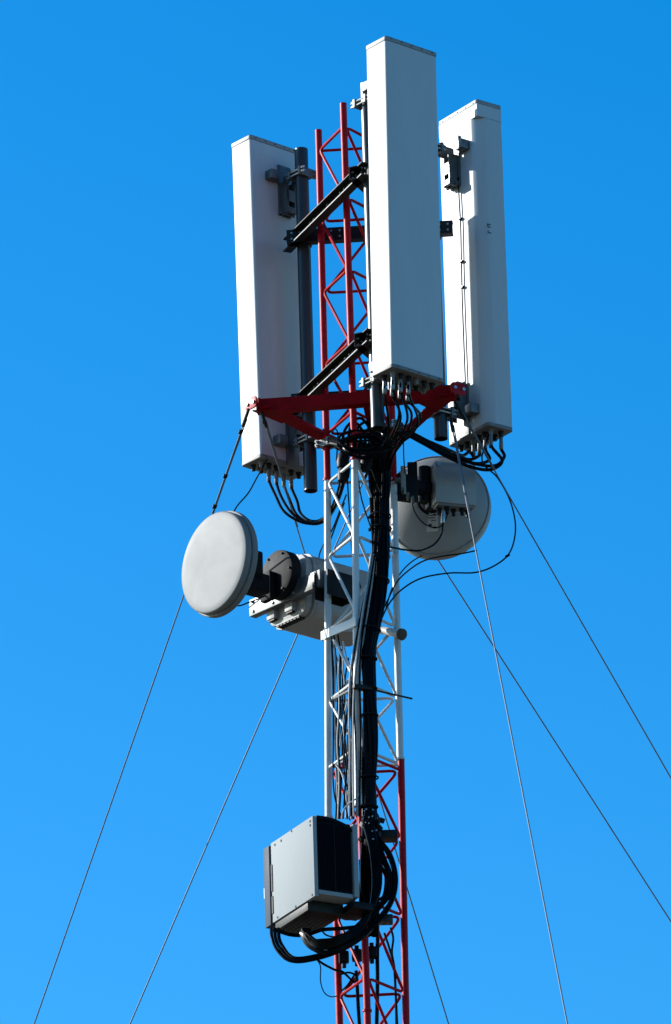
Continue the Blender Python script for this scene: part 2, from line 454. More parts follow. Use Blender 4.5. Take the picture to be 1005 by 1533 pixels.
# ------------------------------------------------------------------ red triangular outrigger
gb_c = at(536, 640, 0)
br = thing('guy_bracket', gb_c, 'dark red triangular steel outrigger clamped round the mast to take the guy wires', 'guy bracket')
zg = at(385, 606, -.263).z
cL, cR, cF = V((at(389, 606, -.263).x, -.263, zg)), V((at(676, 603, -.393).x, -.393, zg)), V((at(560, 694, .63).x, .63, zg))
cen = (cL + cR + cF) / 3
for p, q in ((cL, cR), (cR, cF), (cF, cL)):
    d = q - p; u = d.normalized(); nrm = u.cross(Z).normalized()
    if nrm.dot((p + q) / 2 - cen) < 0: nrm = -nrm
    h, f, t = .036, .066, .008
    prof = [(0, -h), (0, h), (-t, h), (-t, -h + t), (-f, -h + t), (-f, -h)]
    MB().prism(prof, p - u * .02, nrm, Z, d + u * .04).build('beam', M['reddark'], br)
for i, (c, p, q) in enumerate(((cL, cR, cF), (cR, cL, cF), (cF, cL, cR))):
    u, v = (p - c).normalized(), (q - c).normalized(); o = (c - cen).normalized()
    g = MB()
    prof = [c + o * .045 - u * .0, c + u * .21, c + v * .21]
    for zz_ in (0,):
        a_ = [g.bm.verts.new(x - Z * .0385) for x in prof]; b_ = [g.bm.verts.new(x - Z * .0465) for x in prof]
        g.bm.faces.new(a_); g.bm.faces.new(b_[::-1])
        for k in range(3): g.bm.faces.new((a_[k], b_[k], b_[(k + 1) % 3], a_[(k + 1) % 3]))
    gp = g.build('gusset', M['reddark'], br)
    lug = MB()
    n_ = V((-.77, -.64, 0)) if i == 0 else (V((.55, -.83, 0)) if i == 1 else o)
    tx = Z.cross(n_).normalized()
    oo = c + o * .052
    lug.prism(rrect(-.05, .05, -.034, .034, .02), oo - n_ * .005, tx, Z, n_ * .010, .002)
    lg = lug.build('lug_plate', M['red'], br)
    bb = MB()
    for sg in (-1, 1): bb.tube([oo + tx * sg * .028 - n_ * .012, oo + tx * sg * .028 + n_ * .014], .010, 8)
    each(bb, 'shackle_bolt', M['bolt'], lg)
# clamps to the mast legs
for (px, py, y, dx) in ((489, 637, YL, 1), (528, 611, YF, 1), (588, 640, YR, 1)):
    c = at(px, py, y); c.z = zg - .09 if y == YL else zg - .005
    if y == YF: continue
    n_ = V((-.6, -.8, 0)); tx = V((.8, -.6, 0))
    cl = MB().box(c + n_ * .026, tx * .05, n_ * .010, Z * .022, .003).box(c - n_ * .026, tx * .05, n_ * .010, Z * .022, .003).build('leg_clamp', M['galv'], br)
    bo = MB()
    for sg in (-1, 1):
        for dz in (-.012, .012):
            q = c + tx * sg * .040 + Z * dz
            bo.tube([q - n_ * .06, q + n_ * .055], .006, 8); bo.tube([q + n_ * .036, q + n_ * .047], .011, 6)
    each(bo, 'bolt', M['bolt'], cl)
# inner ties from the beams to the mast
for (p, q) in ((at(548, 606, -.30), at(556, 640, -.05)), (at(615, 640, .0), at(594, 668, .089)), (at(478, 655, .2), at(496, 664, .15))):
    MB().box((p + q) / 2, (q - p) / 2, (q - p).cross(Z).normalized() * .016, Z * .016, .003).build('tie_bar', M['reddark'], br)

# ------------------------------------------------------------------ guy wires
def guy(p0, p1, label, beads=(), dbl=False):
    A, B = P(p0), P(p1); d = B - A
    G = A + d * (A.z / -d.z)
    pts = [A + (G - A) * (k / 60) - Z * (.9 * (k / 60) * (1 - k / 60)) * 0 for k in range(61)]
    root = MB().tube(pts, .0041, 7).build('guy_wire', M['wire'], origin=G)
    tag(root, label, 'guy wire', 'guy wires of the mast')
    u = d.normalized()
    for f in beads:
        c = A + d * f
        MB().box(c, u * .012, CR * .012, u.cross(CR).normalized() * .008, .003).build('wire_clip', M['blackmatte'], root)
    sh = MB().tube([A - u * .02, A + u * .10], .010, 8).build('thimble', M['galvdark'], root)
    if dbl:
        MB().tube([A + u * .05 + CR * .010, A + u * .30 + CR * .007], .0035, 6).build('wire_tail', M['wire'], root)
        MB().tube([A + d * .03 + CR * .004, A + d * .17 + CR * .004], .0056, 6).build('wire_grip', M['wire'], root)
lL_ = (371, 617, -.29); lL2 = (393, 620, -.26); lR_ = (684, 606, -.40); lR2 = (675, 628, -.39); lF_ = (553, 700, .70); lF2 = (567, 700, .70)
guy(lL_, (49, 1540, 3.4), 'leftmost guy wire, running from the left outrigger corner down past the dish', (.03, .098, .145), True)
guy(lL2, (674, 1540, 4.6), 'guy wire from the left outrigger corner passing behind the radio and mast to lower right', (.012,), True)
guy(lF_, (192, 1540, 2.4), 'guy wire appearing below the grey radio, second from the left', ())
guy(lF2, (1010, 1388, 2.0), 'guy wire leaving under the round dish back, lower of two on the right', ())
guy(lR_, (1010, 1174, 1.0), 'rightmost guy wire, going from the right outrigger corner to far right', (), True)
guy(lR2, (851, 1540, -2.4), 'steep guy wire passing in front of the right dish back', (), True)

# ------------------------------------------------------------------ cables
def cable(name, pts, r, mk, label, cat='cable', group=None, n=7, plug=None):
    q = spl(pts, n)
    o = MB().tube(q, r, 8).build(name, M[mk])
    tag(o, label, cat, group)
    if plug:
        u = (q[1] - q[0]).normalized()
        pl = MB().tube([q[0] - u * .002, q[0] + u * .03, q[0] + u * .031, q[0] + u * .075, q[0] + u * .08], [.0105, .0105, .012, .012, .008], 10)
        pl.build('plug', M[plug], o)
    return o
# main trunk: a pack of black feeders strapped together
TR = [(566, 640, -.06), (567, 668, -.06), (569, 702, -.07), (569.5, 773, -.10), (569, 817, -.11), (567.5, 862, -.14), (562.5, 906, -.19), (556, 950, -.23), (552, 986, -.25),
      (552, 1031, -.255), (553.5, 1075, -.255), (554, 1120, -.25), (553.5, 1164, -.25), (553, 1208, -.25), (552, 1240, -.25), (552, 1300, -.24), (553, 1360, -.22), (556, 1400, -.12)]
TRW = [P(p) for p in TR]
trunk = thing('cable_bundle', TRW[-1], 'thick bundle of black feeder cables running down the middle of the mast', 'cable bundle')
WID = [1.1, 1.15, 1.15, .98, .92, .88, .85, .8, .64, .62, .66, .68, .68, .66, .8, .95, .95, .9]
offs = [(-.042, .0), (-.030, .012), (-.028, -.016), (-.012, -.024), (-.010, .004), (-.014, .028), (.006, -.018), (.010, .012), (.024, -.022), (.028, .004), (.022, .026), (.042, -.008), (.040, .016), (.0, -.034)]
for i, (ox, oy) in enumerate(offs):
    ph = random.uniform(0, 6); pts = []
    for k, p in enumerate(TRW):
        wv = WID[k]; j = .007 * math.sin(k * 1.3 + ph)
        pts.append(p + V((ox * wv + j, oy * wv + .004 * math.cos(k * 1.7 + ph), 0)))
    MB().tube(spl(pts, 4), (.0125, .0105, .0135, .0115)[i % 4], 8).build('feeder', M['black'], trunk)
for k, dz in ((3, 0), (3, -.25), (5, -.1), (7, .1), (8, 0), (9, .0), (10, .05), (12, 0), (13, 0)):
    c = TRW[k] + Z * dz * .3; t = (TRW[k + 1] - TRW[k - 1]).normalized()
    x = V((1, 0, 0)); y = t.cross(x).normalized(); x = y.cross(t).normalized(); mb = MB()
    rx = .042 * WID[k] + .019; ring = [c + x * (rx * math.cos(2 * math.pi * i / 20)) + y * ((.034 * WID[k] + .019) * math.sin(2 * math.pi * i / 20)) for i in range(21)]
    mb.tube(ring, .005, 6); mb.box(c - x * rx - y * .012, x * .008, y * .008, t * .006)
    mb.build('cable_tie', M['blackmatte'], trunk)
# pale and black thin cables along the left side of the trunk
LP = [(558, 830, -.15), (553, 870, -.19), (545, 915, -.23), (538, 960, -.25), (533, 1010, -.255), (532, 1060, -.255), (533, 1115, -.25), (533, 1165, -.25), (533, 1222, -.25)]
gl, gk = 'pale thin cables beside the trunk', 'black thin cables beside the trunk'
for i in range(7):
    pts = []; ph = random.uniform(0, 6); s_ = [.4, .4, .5, .6, .8, 1, 1.1, 1.1, 1][0:9]
    for k, p in enumerate(LP):
        dx = (i - 3) * 3.1 * s_[k] + 1.2 * math.sin(k * 1.1 + ph)
        pts.append((p[0] + dx, p[1], p[2] - .012 * (i % 3)))
    pale = i in (0, 2, 4, 6)
    cable('thin_cable', pts, .0048, 'greycable' if pale else 'black', ORD[i] + ' thin cable from the left strapped beside the black trunk, ' + ('pale grey' if pale else 'black'), group=gl if pale else gk)
# cables inside the white section next to the left leg
gi = 'thin cables hanging inside the white mast section'
INN = [
    ('black', [(496, 952, .05), (498, 1000, .05), (499, 1050, .05), (499, 1120, .05), (499, 1170, .04), (503, 1200, .02), (513, 1226, 0)]),
    ('greycable', [(500, 945, .04), (502, 1000, .05), (501, 1060, .05), (502, 1120, .05), (505, 1180, .05), (508, 1226, .05)]),
    ('black', [(499, 938, .03), (503, 985, .05), (506, 1030, .05), (505, 1070, .06), (503, 1130, .06), (504, 1226, .06)]),
    ('black', [(506, 950, .06), (512, 990, .06), (513, 1040, .06), (511, 1090, .06), (507, 1150, .06), (503, 1226, .06)]),
    ('greycable', [(513, 962, .06), (514, 1000, .05), (517, 1035, .05), (515, 1075, .05), (509, 1120, .05), (506, 1180, .05), (510, 1226, .05)]),
    ('black', [(522, 985, .06), (517, 1015, .05), (516, 1045, .05), (513, 1100, .04), (512, 1160, .03), (507, 1226, .03)]),
    ('greycable', [(520, 1050, -.1), (514, 1085, -.1), (519, 1120, -.1), (522, 1160, -.1), (521, 1195, -.1), (527, 1226, -.1)]),
    ('black', [(522, 1060, -.1), (517, 1100, -.1), (515, 1150, -.1), (524, 1200, -.1), (524, 1228, -.1)]),
    ('black', [(497, 960, .08), (500, 1010, .08), (501, 1060, .08), (506, 1110, .08), (504, 1160, .08), (507, 1226, .08)]),
    ('greycable', [(509, 968, -.02), (507, 1010, -.02), (508, 1060, -.02), (505, 1110, -.02), (508, 1170, -.02), (506, 1226, -.02)]),
    ('black', [(511, 972, -.02), (509.5, 1010, -.02), (510, 1060, -.02), (507, 1110, -.02), (510.5, 1170, -.02), (508, 1226, -.02)]),
    ('black', [(526, 1020, -.2), (525, 1060, -.2), (521, 1110, -.2), (526, 1160, -.2), (529, 1226, -.2)]),
    ('greycable', [(524, 1030, -.18), (522.5, 1070, -.18), (525, 1120, -.18), (524, 1170, -.18), (530, 1226, -.18)]),
    ('black', [(512, 1048, -.14), (518, 1085, -.14), (515, 1120, -.13), (519, 1160, -.12), (516, 1190, -.12), (521, 1226, -.12)]),
    ('greycable', [(503, 1145, -.02), (511, 1156, -.05), (516, 1172, -.08), (519, 1195, -.1), (518, 1226, -.12)]),
    ('black', [(528, 1035, -.22), (519, 1070, -.2), (516, 1100, -.18), (520, 1140, -.18), (517, 1175, -.16), (514, 1226, -.12)]),
    ('greycable', [(514, 960, -.08), (519, 985, -.12), (527, 1005, -.18), (529, 1040, -.2), (527, 1090, -.2), (529, 1150, -.2), (526, 1226, -.2)]),
    ('black', [(516, 1120, -.05), (521, 1150, -.07), (526, 1185, -.1), (530, 1226, -.12)]),
    ('greycable', [(540, 1184, -.27), (535, 1194, -.27), (522, 1204, -.26), (514, 1214, -.25), (512, 1226, -.24)]),
]
for mk_, pts in INN:
    cable('thin_cable', pts, .0045, mk_, ('pale' if mk_ == 'greycable' else 'black') + ' thin cable hanging inside the white mast section beside its left leg', group=gi + (' (pale)' if mk_ == 'greycable' else ' (black)'))
# cable hangers across the white section
for i, (p, q) in enumerate((((497, 1048, .08), (533, 1029, -.24)), ((502, 1146, .06), (517, 1139, -.08)))):
    A, B = at(*p), at(*q)
    o = MB().tube([A, B], .008, 8).box(B, V((.012, 0, 0)), V((0, .012, 0)), Z * .012, .003).box(A, V((.012, 0, 0)), V((0, .012, 0)), Z * .012, .003).build('cable_hanger', M['galv'])
    tag(o, ('upper' if i == 0 else 'lower') + ' grey cable hanger bar holding thin cables inside the white section', 'cable hanger', 'cable hangers in the mast')
A, B = at(538, 1028, -.31), at(617, 1046, -.05)
tag(MB().tube([A, B], .0055, 8).box(A + (B - A) * .06, V((.05, .02, 0)), V((-.006, .012, 0)), Z * .012, .002).build('support_rod', M['galvdark']),
    'thin grey rod sticking out to the right behind the black trunk', 'rod')
# short pipe with a dark end
A, B = at(556, 940, .16), at(603, 950, -.02)
u = (B - A).normalized()
stub = thing('pipe_stub', A, 'short light pipe with a brown end sticking out at the right leg', 'pipe')
MB().tube([A, B - u * .02], .023, 20).build('pipe', M['white'], stub)
MB().tube([B - u * .021, B - u * .016, B, B + u * .006], [.029, .033, .033, .026], 20).build('end_cap', M['rust'], stub)

# jumpers under the front antenna
pF = antF[3]
def jump(start, pts, r, label, group, plug='plug', mk='black'):
    cable('jumper_cable', [start, start - Z * .07] + pts, r, mk, label, 'cable', group, 7, plug)
gf = 'jumper cables under the front antenna'
lf = 'black jumper cable hanging from the underside of the front antenna'
for i, (k, pts) in enumerate((
    (1, [(581, 622, -.62), (582, 650, -.5), (570, 672, -.36), (548, 684, -.33), (522, 681, -.31)]),
    (0, [(598, 618, -.66), (588, 648, -.5), (573, 670, -.36), (548, 687, -.34), (516, 676, -.3)]),
    (3, [(600, 622, -.58), (592, 650, -.45), (580, 672, -.3), (574, 700, -.16), (573, 745, -.14)]),
    (2, [(610, 620, -.6), (606, 640, -.45), (590, 668, -.28), (579, 698, -.13), (577, 745, -.13)]),
    (5, [(616, 618, -.5), (611, 645, -.4), (596, 668, -.2), (583, 700, -.1), (579, 745, -.1)]),
    (4, [(626, 628, -.5), (617, 650, -.36), (601, 664, -.2), (586, 692, -.08), (581, 745, -.1)]),
    (7, [(630, 622, -.45), (619, 640, -.33), (606, 658, -.18), (588, 685, -.05), (582, 745, -.08)]))):
    jump(pF[k], pts, .0072, ORD[(1, 0, 3, 2, 5, 4, 6)[i]] + ' black jumper cable from the left under the front antenna', gf)
# coil of spare jumper at the mast
cc = at(541, 663, -.33)
coil = thing('cable_coil', cc - Z * .1, 'coil of spare black cable tied at the mast below the red outrigger', 'cable coil')
for i in range(7):
    rx, rz = .125 + .045 * (i % 4) / 3, .070 + .012 * math.cos(i * 1.7)
    ox, oz = .018 * math.sin(i * 1.9), .012 * math.cos(i * 2.3)
    pts = []
    for k in range(33):
        t = 2 * math.pi * k / 32 + i
        pts.append(cc + V((ox + .02 * (i % 4) + rx * math.cos(t) + .006 * math.sin(3 * t + i), -.03 + .06 * math.sin(t) + .012 * (i % 4), oz + rz * math.sin(t) - .008 * (i // 2) + .006 * math.cos(2 * t + i))))
    pts[-1] = pts[0].copy()
    MB().tube(pts, .0066, 8).build('loop', M['black'], coil)
for i, (px, py, y) in enumerate(((522, 640, -.1), (531, 634, -.1), (540, 640, -.08), (547, 650, -.08))):
    cable('loose_jumper', [(px - 10, py + 36, -.26), (px - 6, py + 5, -.2), (px + 8, py - 8, -.15), (px + 22, py + 8, -.12), (px + 30 - 3 * i, py + 46, -.12), (569, 735, -.12)], .0085, 'black',
          'black cable looping from the coil up and over into the trunk', group='loops between coil and trunk')
for nm_, px, py, y in (('upper left', 514, 688, -.02), ('lower left', 515, 708, -.02), ('right', 549, 692, -.16)):
    blob = MB().lathe([(0, -.06), (.026, -.055), (.036, -.02), (.034, .03), (.02, .05), (0, .052)], at(px, py, y), V((.2, .1, 1)), 14)
    tag(blob.build('cable_boot', M['blackmatte']), nm_ + ' black cable boot of the three bunched under the cable coil', 'cable boot', 'cable boots under the coil')
# dark tray between the coil and the legs
A, B = at(498, 662, .1), at(548, 668, -.1)
tag(MB().box((A + B) / 2, (B - A) / 2, (B - A).cross(Z).normalized() * .05, Z * .022, .004).build('cable_tray', M['blackmatte']), 'dark cable tray inside the mast behind the black coil', 'cable tray')

# jumpers under the left antenna
pL_ = antL[3]
glf = 'jumper cables under the left antenna'
for n_, (k, pts) in enumerate((
    (2, [(413, 742, .34), (425, 765, .3), (447, 780, .26), (470, 784, .22), (488, 778, .18), (502, 757, .08), (512, 728, .0), (516, 698, -.02)]),
    (4, [(422, 745, .36), (437, 768, .32), (458, 781, .28), (478, 781, .22), (492, 769, .16), (506, 745, .06), (514, 715, .0), (518, 692, -.02)]),
    (6, [(434, 748, .40), (444, 770, .36), (462, 783, .3), (480, 783, .24), (494, 772, .18), (507, 748, .08), (517, 715, .02), (521, 690, 0)]),
    (8, [(445, 750, .44), (450, 768, .4), (463, 779, .32), (479, 779, .26), (493, 767, .2), (505, 740, .1), (512, 712, .04), (517, 688, 0)]))):
    jump(pL_[k], pts, .0085, ORD[n_] + ' black jumper cable from the left looping below the left antenna into the mast', glf, 'galv')
cable('thin_cable', [antL[1] + L_w * .09 + L_n * .05, (402, 645 + 40, .32), (386, 713, .36), (372, 738, .36), (352, 763, .34), (340, 800, .3), (342, 870, .25), (352, 905, .25), (375, 901, .25), (402, 890, .33)], .0042, 'black',
      'thin black cable from the left antenna curving behind the round grey dish')
# jumpers under the right antenna
pR_ = antR[3]
grt = 'jumper cables under the right antenna'
for n_, (k, pts) in enumerate((
    (0, [(752, 690, .2), (735, 703, .18), (705, 699, .1), (668, 683, .02), (632, 663, -.06), (607, 652, -.1), (588, 664, -.1), (577, 700, -.09), (575, 750, -.1)]),
    (1, [(755, 684, .28), (742, 697, .24), (710, 694, .12), (672, 678, .03), (634, 659, -.05), (606, 648, -.09), (584, 660, -.1), (573, 700, -.09), (572, 750, -.1)]),
    (2, [(733, 688, .22), (715, 694, .16), (690, 688, .08), (660, 675, .0), (632, 660, -.06), (605, 650, -.1), (584, 665, -.1), (571, 700, -.09), (570, 750, -.1)]),
    (4, [(718, 682, .3), (703, 688, .22), (680, 681, .1), (655, 670, .0), (630, 656, -.05), (602, 647, -.09), (581, 662, -.1), (568, 700, -.09), (567, 750, -.1)]),
    (6, [(703, 676, .36), (692, 682, .26), (668, 672, .08), (640, 660, .0), (615, 648, -.06), (596, 650, -.09), (578, 668, -.1), (566, 700, -.09), (565, 750, -.1)]))):
    jump(pR_[k], pts, .0098, ORD[n_] + ' black jumper cable from the right drooping below the right antenna toward the mast', grt, 'galv')
# slack loop under the right dish and others near it
cable('slack_cable', [antR[1] + R_w * .1 + R_n * .08, (722, 690, .22), (745, 715, .2), (764, 750, .2), (772, 790, .2), (764, 826, .2), (742, 846, .18), (712, 857, .15), (672, 858, .1), (630, 866, .06), (600, 884, .04), (582, 905, -.02), (570, 930, -.1)], .0046, 'black',
      'long slack black cable looping right of the round dish back to the mast')
tag(MB().box(at(760, 832, .2), CR * .012 + CU * .008, CR * -.004 + CU * .006, CF * .006, .001).build('cable_tie_tag', M['blackmatte']), 'small black tie on the slack loop right of the dish', 'cable tie')
cable('slack_cable', [(714, 824, .38), (690, 829, .36), (660, 833, .3), (634, 840, .2), (612, 854, .1), (594, 872, .03), (580, 900, -.05), (568, 925, -.15)], .0046, 'black', 'thin black cable leaving the lower rim of the dish back toward the mast')
cable('slack_cable', [(640, 828, .75), (618, 840, .5), (600, 858, .2), (586, 884, .1), (578, 912, -.05)], .0042, 'black', 'thinnest black cable rising from the mast behind the round dish back')
cable('slack_cable', [(664, 766, .22), (663, 785, .2), (661, 800, .2), (650, 815, .18), (630, 824, .12), (606, 823, .05), (580, 818, -.08)], .0056, 'black', 'black cable dropping from the right radio box and bending into the trunk', plug='bolt')
cable('slack_cable', [(616, 742, .2), (620, 764, .2), (634, 783, .2), (652, 790, .2), (664, 784, .2), (671, 768, .24)], .0036, 'black', 'thin black loop hanging between the dish clamp and right radio box')
cable('slack_cable', [(604, 655, -.15), (605, 690, .0), (609, 725, .15), (614, 742, .2)], .0036, 'black', 'thin black cable hanging from the jumpers to the right dish clamp')
# thin cables in the upper white section
UPL = ['nearest the front leg', 'just left of the trunk', 'up by the red outrigger', 'longer one sagging to the radio', 'shorter one sagging to the radio']
gu = 'thin black cables in the upper white section'
for pts in ([(520, 700, -.02), (521, 730, -.02), (524, 775, -.02), (528, 830, -.05), (540, 880, -.1)], [(536, 712, -.12), (541, 745, -.1), (552, 780, -.12), (560, 800, -.12)],
            [(504, 690, .06), (506, 650, .1), (500, 640, .12)], [(519, 740, .02), (510, 762, .05), (499, 790, .1), (489, 808, .18), (480, 825, .35), (477, 838, .42)],
            [(516, 752, .02), (507, 775, .06), (498, 800, .12), (490, 822, .2), (485, 838, .4)]):
    cable('thin_cable', pts, .0042, 'black', 'thin black cable in the upper white mast section, ' + UPL.pop(0), group=gu)

# ------------------------------------------------------------------ left microwave dish
nD = V((-math.cos(R(40)), -math.sin(R(40)), 0)); tD = V((-nD.y, nD.x, 0)) * -1      # tD runs right and nearer
tD = V((.643, -.766, 0))
DC = at(320, 841.5, .03)
dish = thing('microwave_dish', DC - Z * .3, 'round pale grey microwave dish facing left with a smooth front cover', 'dish')
MB().lathe([(0, .004), (.14, .004), (.25, .003), (.284, .001), (.291, -.002), (.295, -.009), (.296, -.030), (.295, -.036)], DC, nD, 72).build('radome', M['dish'], dish, ang=60)
MB().lathe([(.292, -.036), (.292, -.040), (.303, -.041), (.306, -.046), (.306, -.070), (.301, -.077), (.27, -.095), (.15, -.14), (.06, -.15), (0, -.15)], DC, nD, 72).build('shroud', M['dish'], dish, ang=40)
# dark feed arm and round polariser
hub = at(420, 861, .33)
mid = DC - nD * .2
k_ = hub + nD * .075 + tD * -.02 + Z * .02
MB().box(DC - nD * .215 + Z * .015 , nD * .085, tD * .075, Z * .095, .012).build('feed_arm', M['dark'], dish)
MB().box(DC - nD * .245 - Z * .075 + tD * .02, nD * .10, tD * .055, Z * .055, .01).build('feed_arm', M['dark'], dish)
MB().lathe([(0, .036), (.118, .036), (.139, .030), (.141, .02), (.141, -.036), (0, -.036)], hub, nD, 56).build('polariser', M['dark'], dish, ang=30)
MB().box(hub + nD * .055 - tD * .05 - Z * .07, nD * .02, tD * .045, Z * .085, .008).build('cover', M['dark'], dish)
bo = MB()
for a_ in range(0, 360, 60):
    q = hub + (tD * math.cos(R(a_)) + Z * math.sin(R(a_))) * .122
    bo.tube([q + nD * .03, q + nD * .043], .0075, 6)
each(bo, 'bolt', M['dark'], dish)
# grey radio behind it
E = at(432, 884, .43)
radio = thing('radio_unit', E - Z * .2, 'big rounded grey radio housing behind the left dish', 'radio unit', 'radio units on the mast')
prof = rrect(-.178, .178, -.190, .190, .075, 6)
MB().prism(prof, E - nD * .055, tD, Z, -nD * .47, .02).build('housing', M['odu'], radio)
MB().prism(rrect(-.184, .184, -.196, .196, .08, 6), E - nD * .036, tD, Z, -nD * .016, .004).build('flange', M['odu'], radio)
MB().prism(rrect(-.174, .174, -.186, .186, .074, 6), E + nD * .012, tD, Z, -nD * .046, .014).build('end_cover', M['odu'], radio)
for sx in (-.115, .045):
    MB().box(E + nD * .026 + tD * sx - Z * .105, nD * .016, tD * .034, Z * .042, .006).build('connector_hood', M['odu'], radio)
    MB().box(E + nD * .024 + tD * sx - Z * .152, nD * .012, tD * .026, Z * .004).build('connector', M['blackmatte'], radio)
vn = MB()
for i in range(7): vn.box(E - nD * .012 - Z * .1915 + tD * (-.09 + .03 * i), nD * .022, tD * .010, Z * .004)
vn.build('vent', M['blackmatte'], radio)
# support bar and its bracket
A, B = at(378, 911, .60), at(484, 864, .115)
bd = (B - A); bu = bd.normalized(); bn = bu.cross(Z).normalized()
bar = thing('support_bar', B, 'grey square support bar tying the left dish and its radio to the left leg', 'support bar')
MB().box((A + B) / 2 - Z * .006, bd / 2, bn * .024, Z * .05, .004).build('bar', M['galv'], bar)
bo = MB()
for f in (.05, .33, .63, .93):
    for dz in (-.032, .026):
        q = A + bd * f + Z * dz
        for sg in (-1, 1): bo.tube([q + bn * sg * .022, q + bn * sg * .032], .009, 8)
each(bo, 'bolt', M['bolt'], bar)
c = at(494, 878, YL)
x_ = V((.766, .643, 0)); y_ = V((.643, -.766, 0))
MB().box(c + x_ * .035 + y_ * .055, x_ * .10, y_ * .005, Z * .075, .002).build('clamp_plate', M['blackmatte'], bar)
MB().box(c + x_ * .035 - y_ * .055, x_ * .10, y_ * .005, Z * .075, .002).build('clamp_plate', M['blackmatte'], bar)
MB().box(c + x_ * .132, x_ * .004, y_ * .05, Z * .074, .002).build('clamp_plate', M['blackmatte'], bar)

# ------------------------------------------------------------------ right microwave dish seen from behind
mB = V((-.12, -.993, 0)).normalized(); tB = V((-mB.y, mB.x, 0))
RC = at(653.5, 757, .62)
rd = thing('microwave_dish', RC - Z * .3, 'round microwave dish seen from its grey back, right of the mast', 'dish')
MB().lathe([(0, .105), (.08, .098), (.16, .078), (.23, .045), (.281, .016), (.296, .004), (.2965, .0)], RC, mB, 72).build('reflector', M['dishback'], rd, ang=60)
MB().lathe([(.2965, -.001), (.304, .004), (.308, -.004), (.308, -.070), (.302, -.078), (.28, -.082), (.15, -.09), (0, -.092)], RC, mB, 72).build('rim', M['dishback'], rd, ang=40)
hubp = RC + mB * .10
MB().lathe([(0, .10), (.075, .10), (.085, .09), (.085, 0), (.10, -.004), (0, -.004)], hubp, mB, 32).build('feed_hub', M['dark'], rd)
def on_dish(x, z):
    r = math.hypot(x, z); h = .105 - .105 * (r / .305) ** 2
    return RC + tB * x + Z * z + mB * (h + .006)
lb = MB()
q = [on_dish(x, z) for x, z in ((-.055, -.185), (.012, -.185), (.022, -.07), (-.03, -.07))]
v1 = [lb.bm.verts.new(p) for p in q]; v2 = [lb.bm.verts.new(p - mB * .004) for p in q]
lb.bm.faces.new(v1); lb.bm.faces.new(v2[::-1])
for k in range(4): lb.bm.faces.new((v1[k], v2[k], v2[(k + 1) % 4], v1[(k + 1) % 4]))
st = lb.build('sticker', M['label'], rd)
bl = MB()
for i, (x, z, w_) in enumerate(((-.02, -.085, .018), (-.012, -.098, .022), (-.02, -.112, .02), (-.01, -.128, .014), (-.03, -.150, .010), (-.004, -.166, .008))):
    bl.box(on_dish(x, z) + mB * .0008, tB * w_, mB * .0006, Z * (.0022 if i < 4 else .006))
bl.build('print', M['ink'], st)
# radio box
nB = V((.30, -.954, 0)).normalized(); sB = V((-nB.y, nB.x, 0))
BC = at(678.5, 728, .30)
rb = thing('radio_unit', BC - Z * .13, 'shaded grey radio box mounted on the back of the right dish', 'radio unit', 'radio units on the mast')
MB().box(BC, sB * .122, nB * .05, Z * .125, .008).build('housing', M['odu'], rb)
MB().box(BC - sB * .118 - nB * .065, sB * .02, nB * .035, Z * .12, .004).build('side_bracket', M['blackmatte'], rb)
bt = MB().box(BC - Z * .131, sB * .108, nB * .04, Z * .006, .002)
bt.build('bottom_plate', M['capgrey'], rb)
for i, x in enumerate((-.085, -.045, .0, .045, .085)):
    MB().lathe([(0, 0), (.016, 0), (.016, -.016), (.011, -.018), (.011, -.04), (0, -.04)], BC - Z * .1365 + sB * x + nB * (.012 if i % 2 else -.01), Z, 12).build('connector', M['blackmatte'], rb)
tag_ = MB().tube([BC - sB * .10 + nB * .05 + Z * .105, BC - sB * .10 + nB * .058 + Z * .105], .013, 12); tag_.build('lock_screw', M['bolt'], rb)
# its clamp on the right leg
cR_ = at(595, 727, YR)
cp = thing('dish_clamp', cR_, 'dark steel clamp fixing the right dish to the mast leg', 'clamp')
MB().box(cR_ + V((.045, .04, 0)), V((.05, .02, 0)), V((-.01, .03, 0)), Z * .075, .006).build('clamp_body', M['dark'], cp)
MB().box(at(618, 722, .17), V((.028, .0, 0)), V((0, .05, 0)), Z * .105, .006).build('clamp_plate', M['blackmatte'], cp)
MB().box(at(604, 722, .12), V((.014, .0, 0)), V((0, .04, 0)), Z * .085, .004).build('clamp_plate', M['odu'], cp)
MB().tube([at(608, 728, .16), at(668, 735, .42)], .045, 16).build('clamp_arm', M['dark'], cp)
MB().tube([at(636, 700, .3), at(636, 752, .3)], .035, 14).build('pivot', M['blackmatte'], cp)
bo = MB()
for px, py in ((581, 715), (581, 722), (594, 721), (598, 720), (603, 735), (611, 743), (618, 748)):
    q = at(px, py, .06); bo.tube([q - V((0, .04, 0)), q + V((0, .05, 0))], .009, 8)
each(bo, 'bolt', M['galv'], cp)

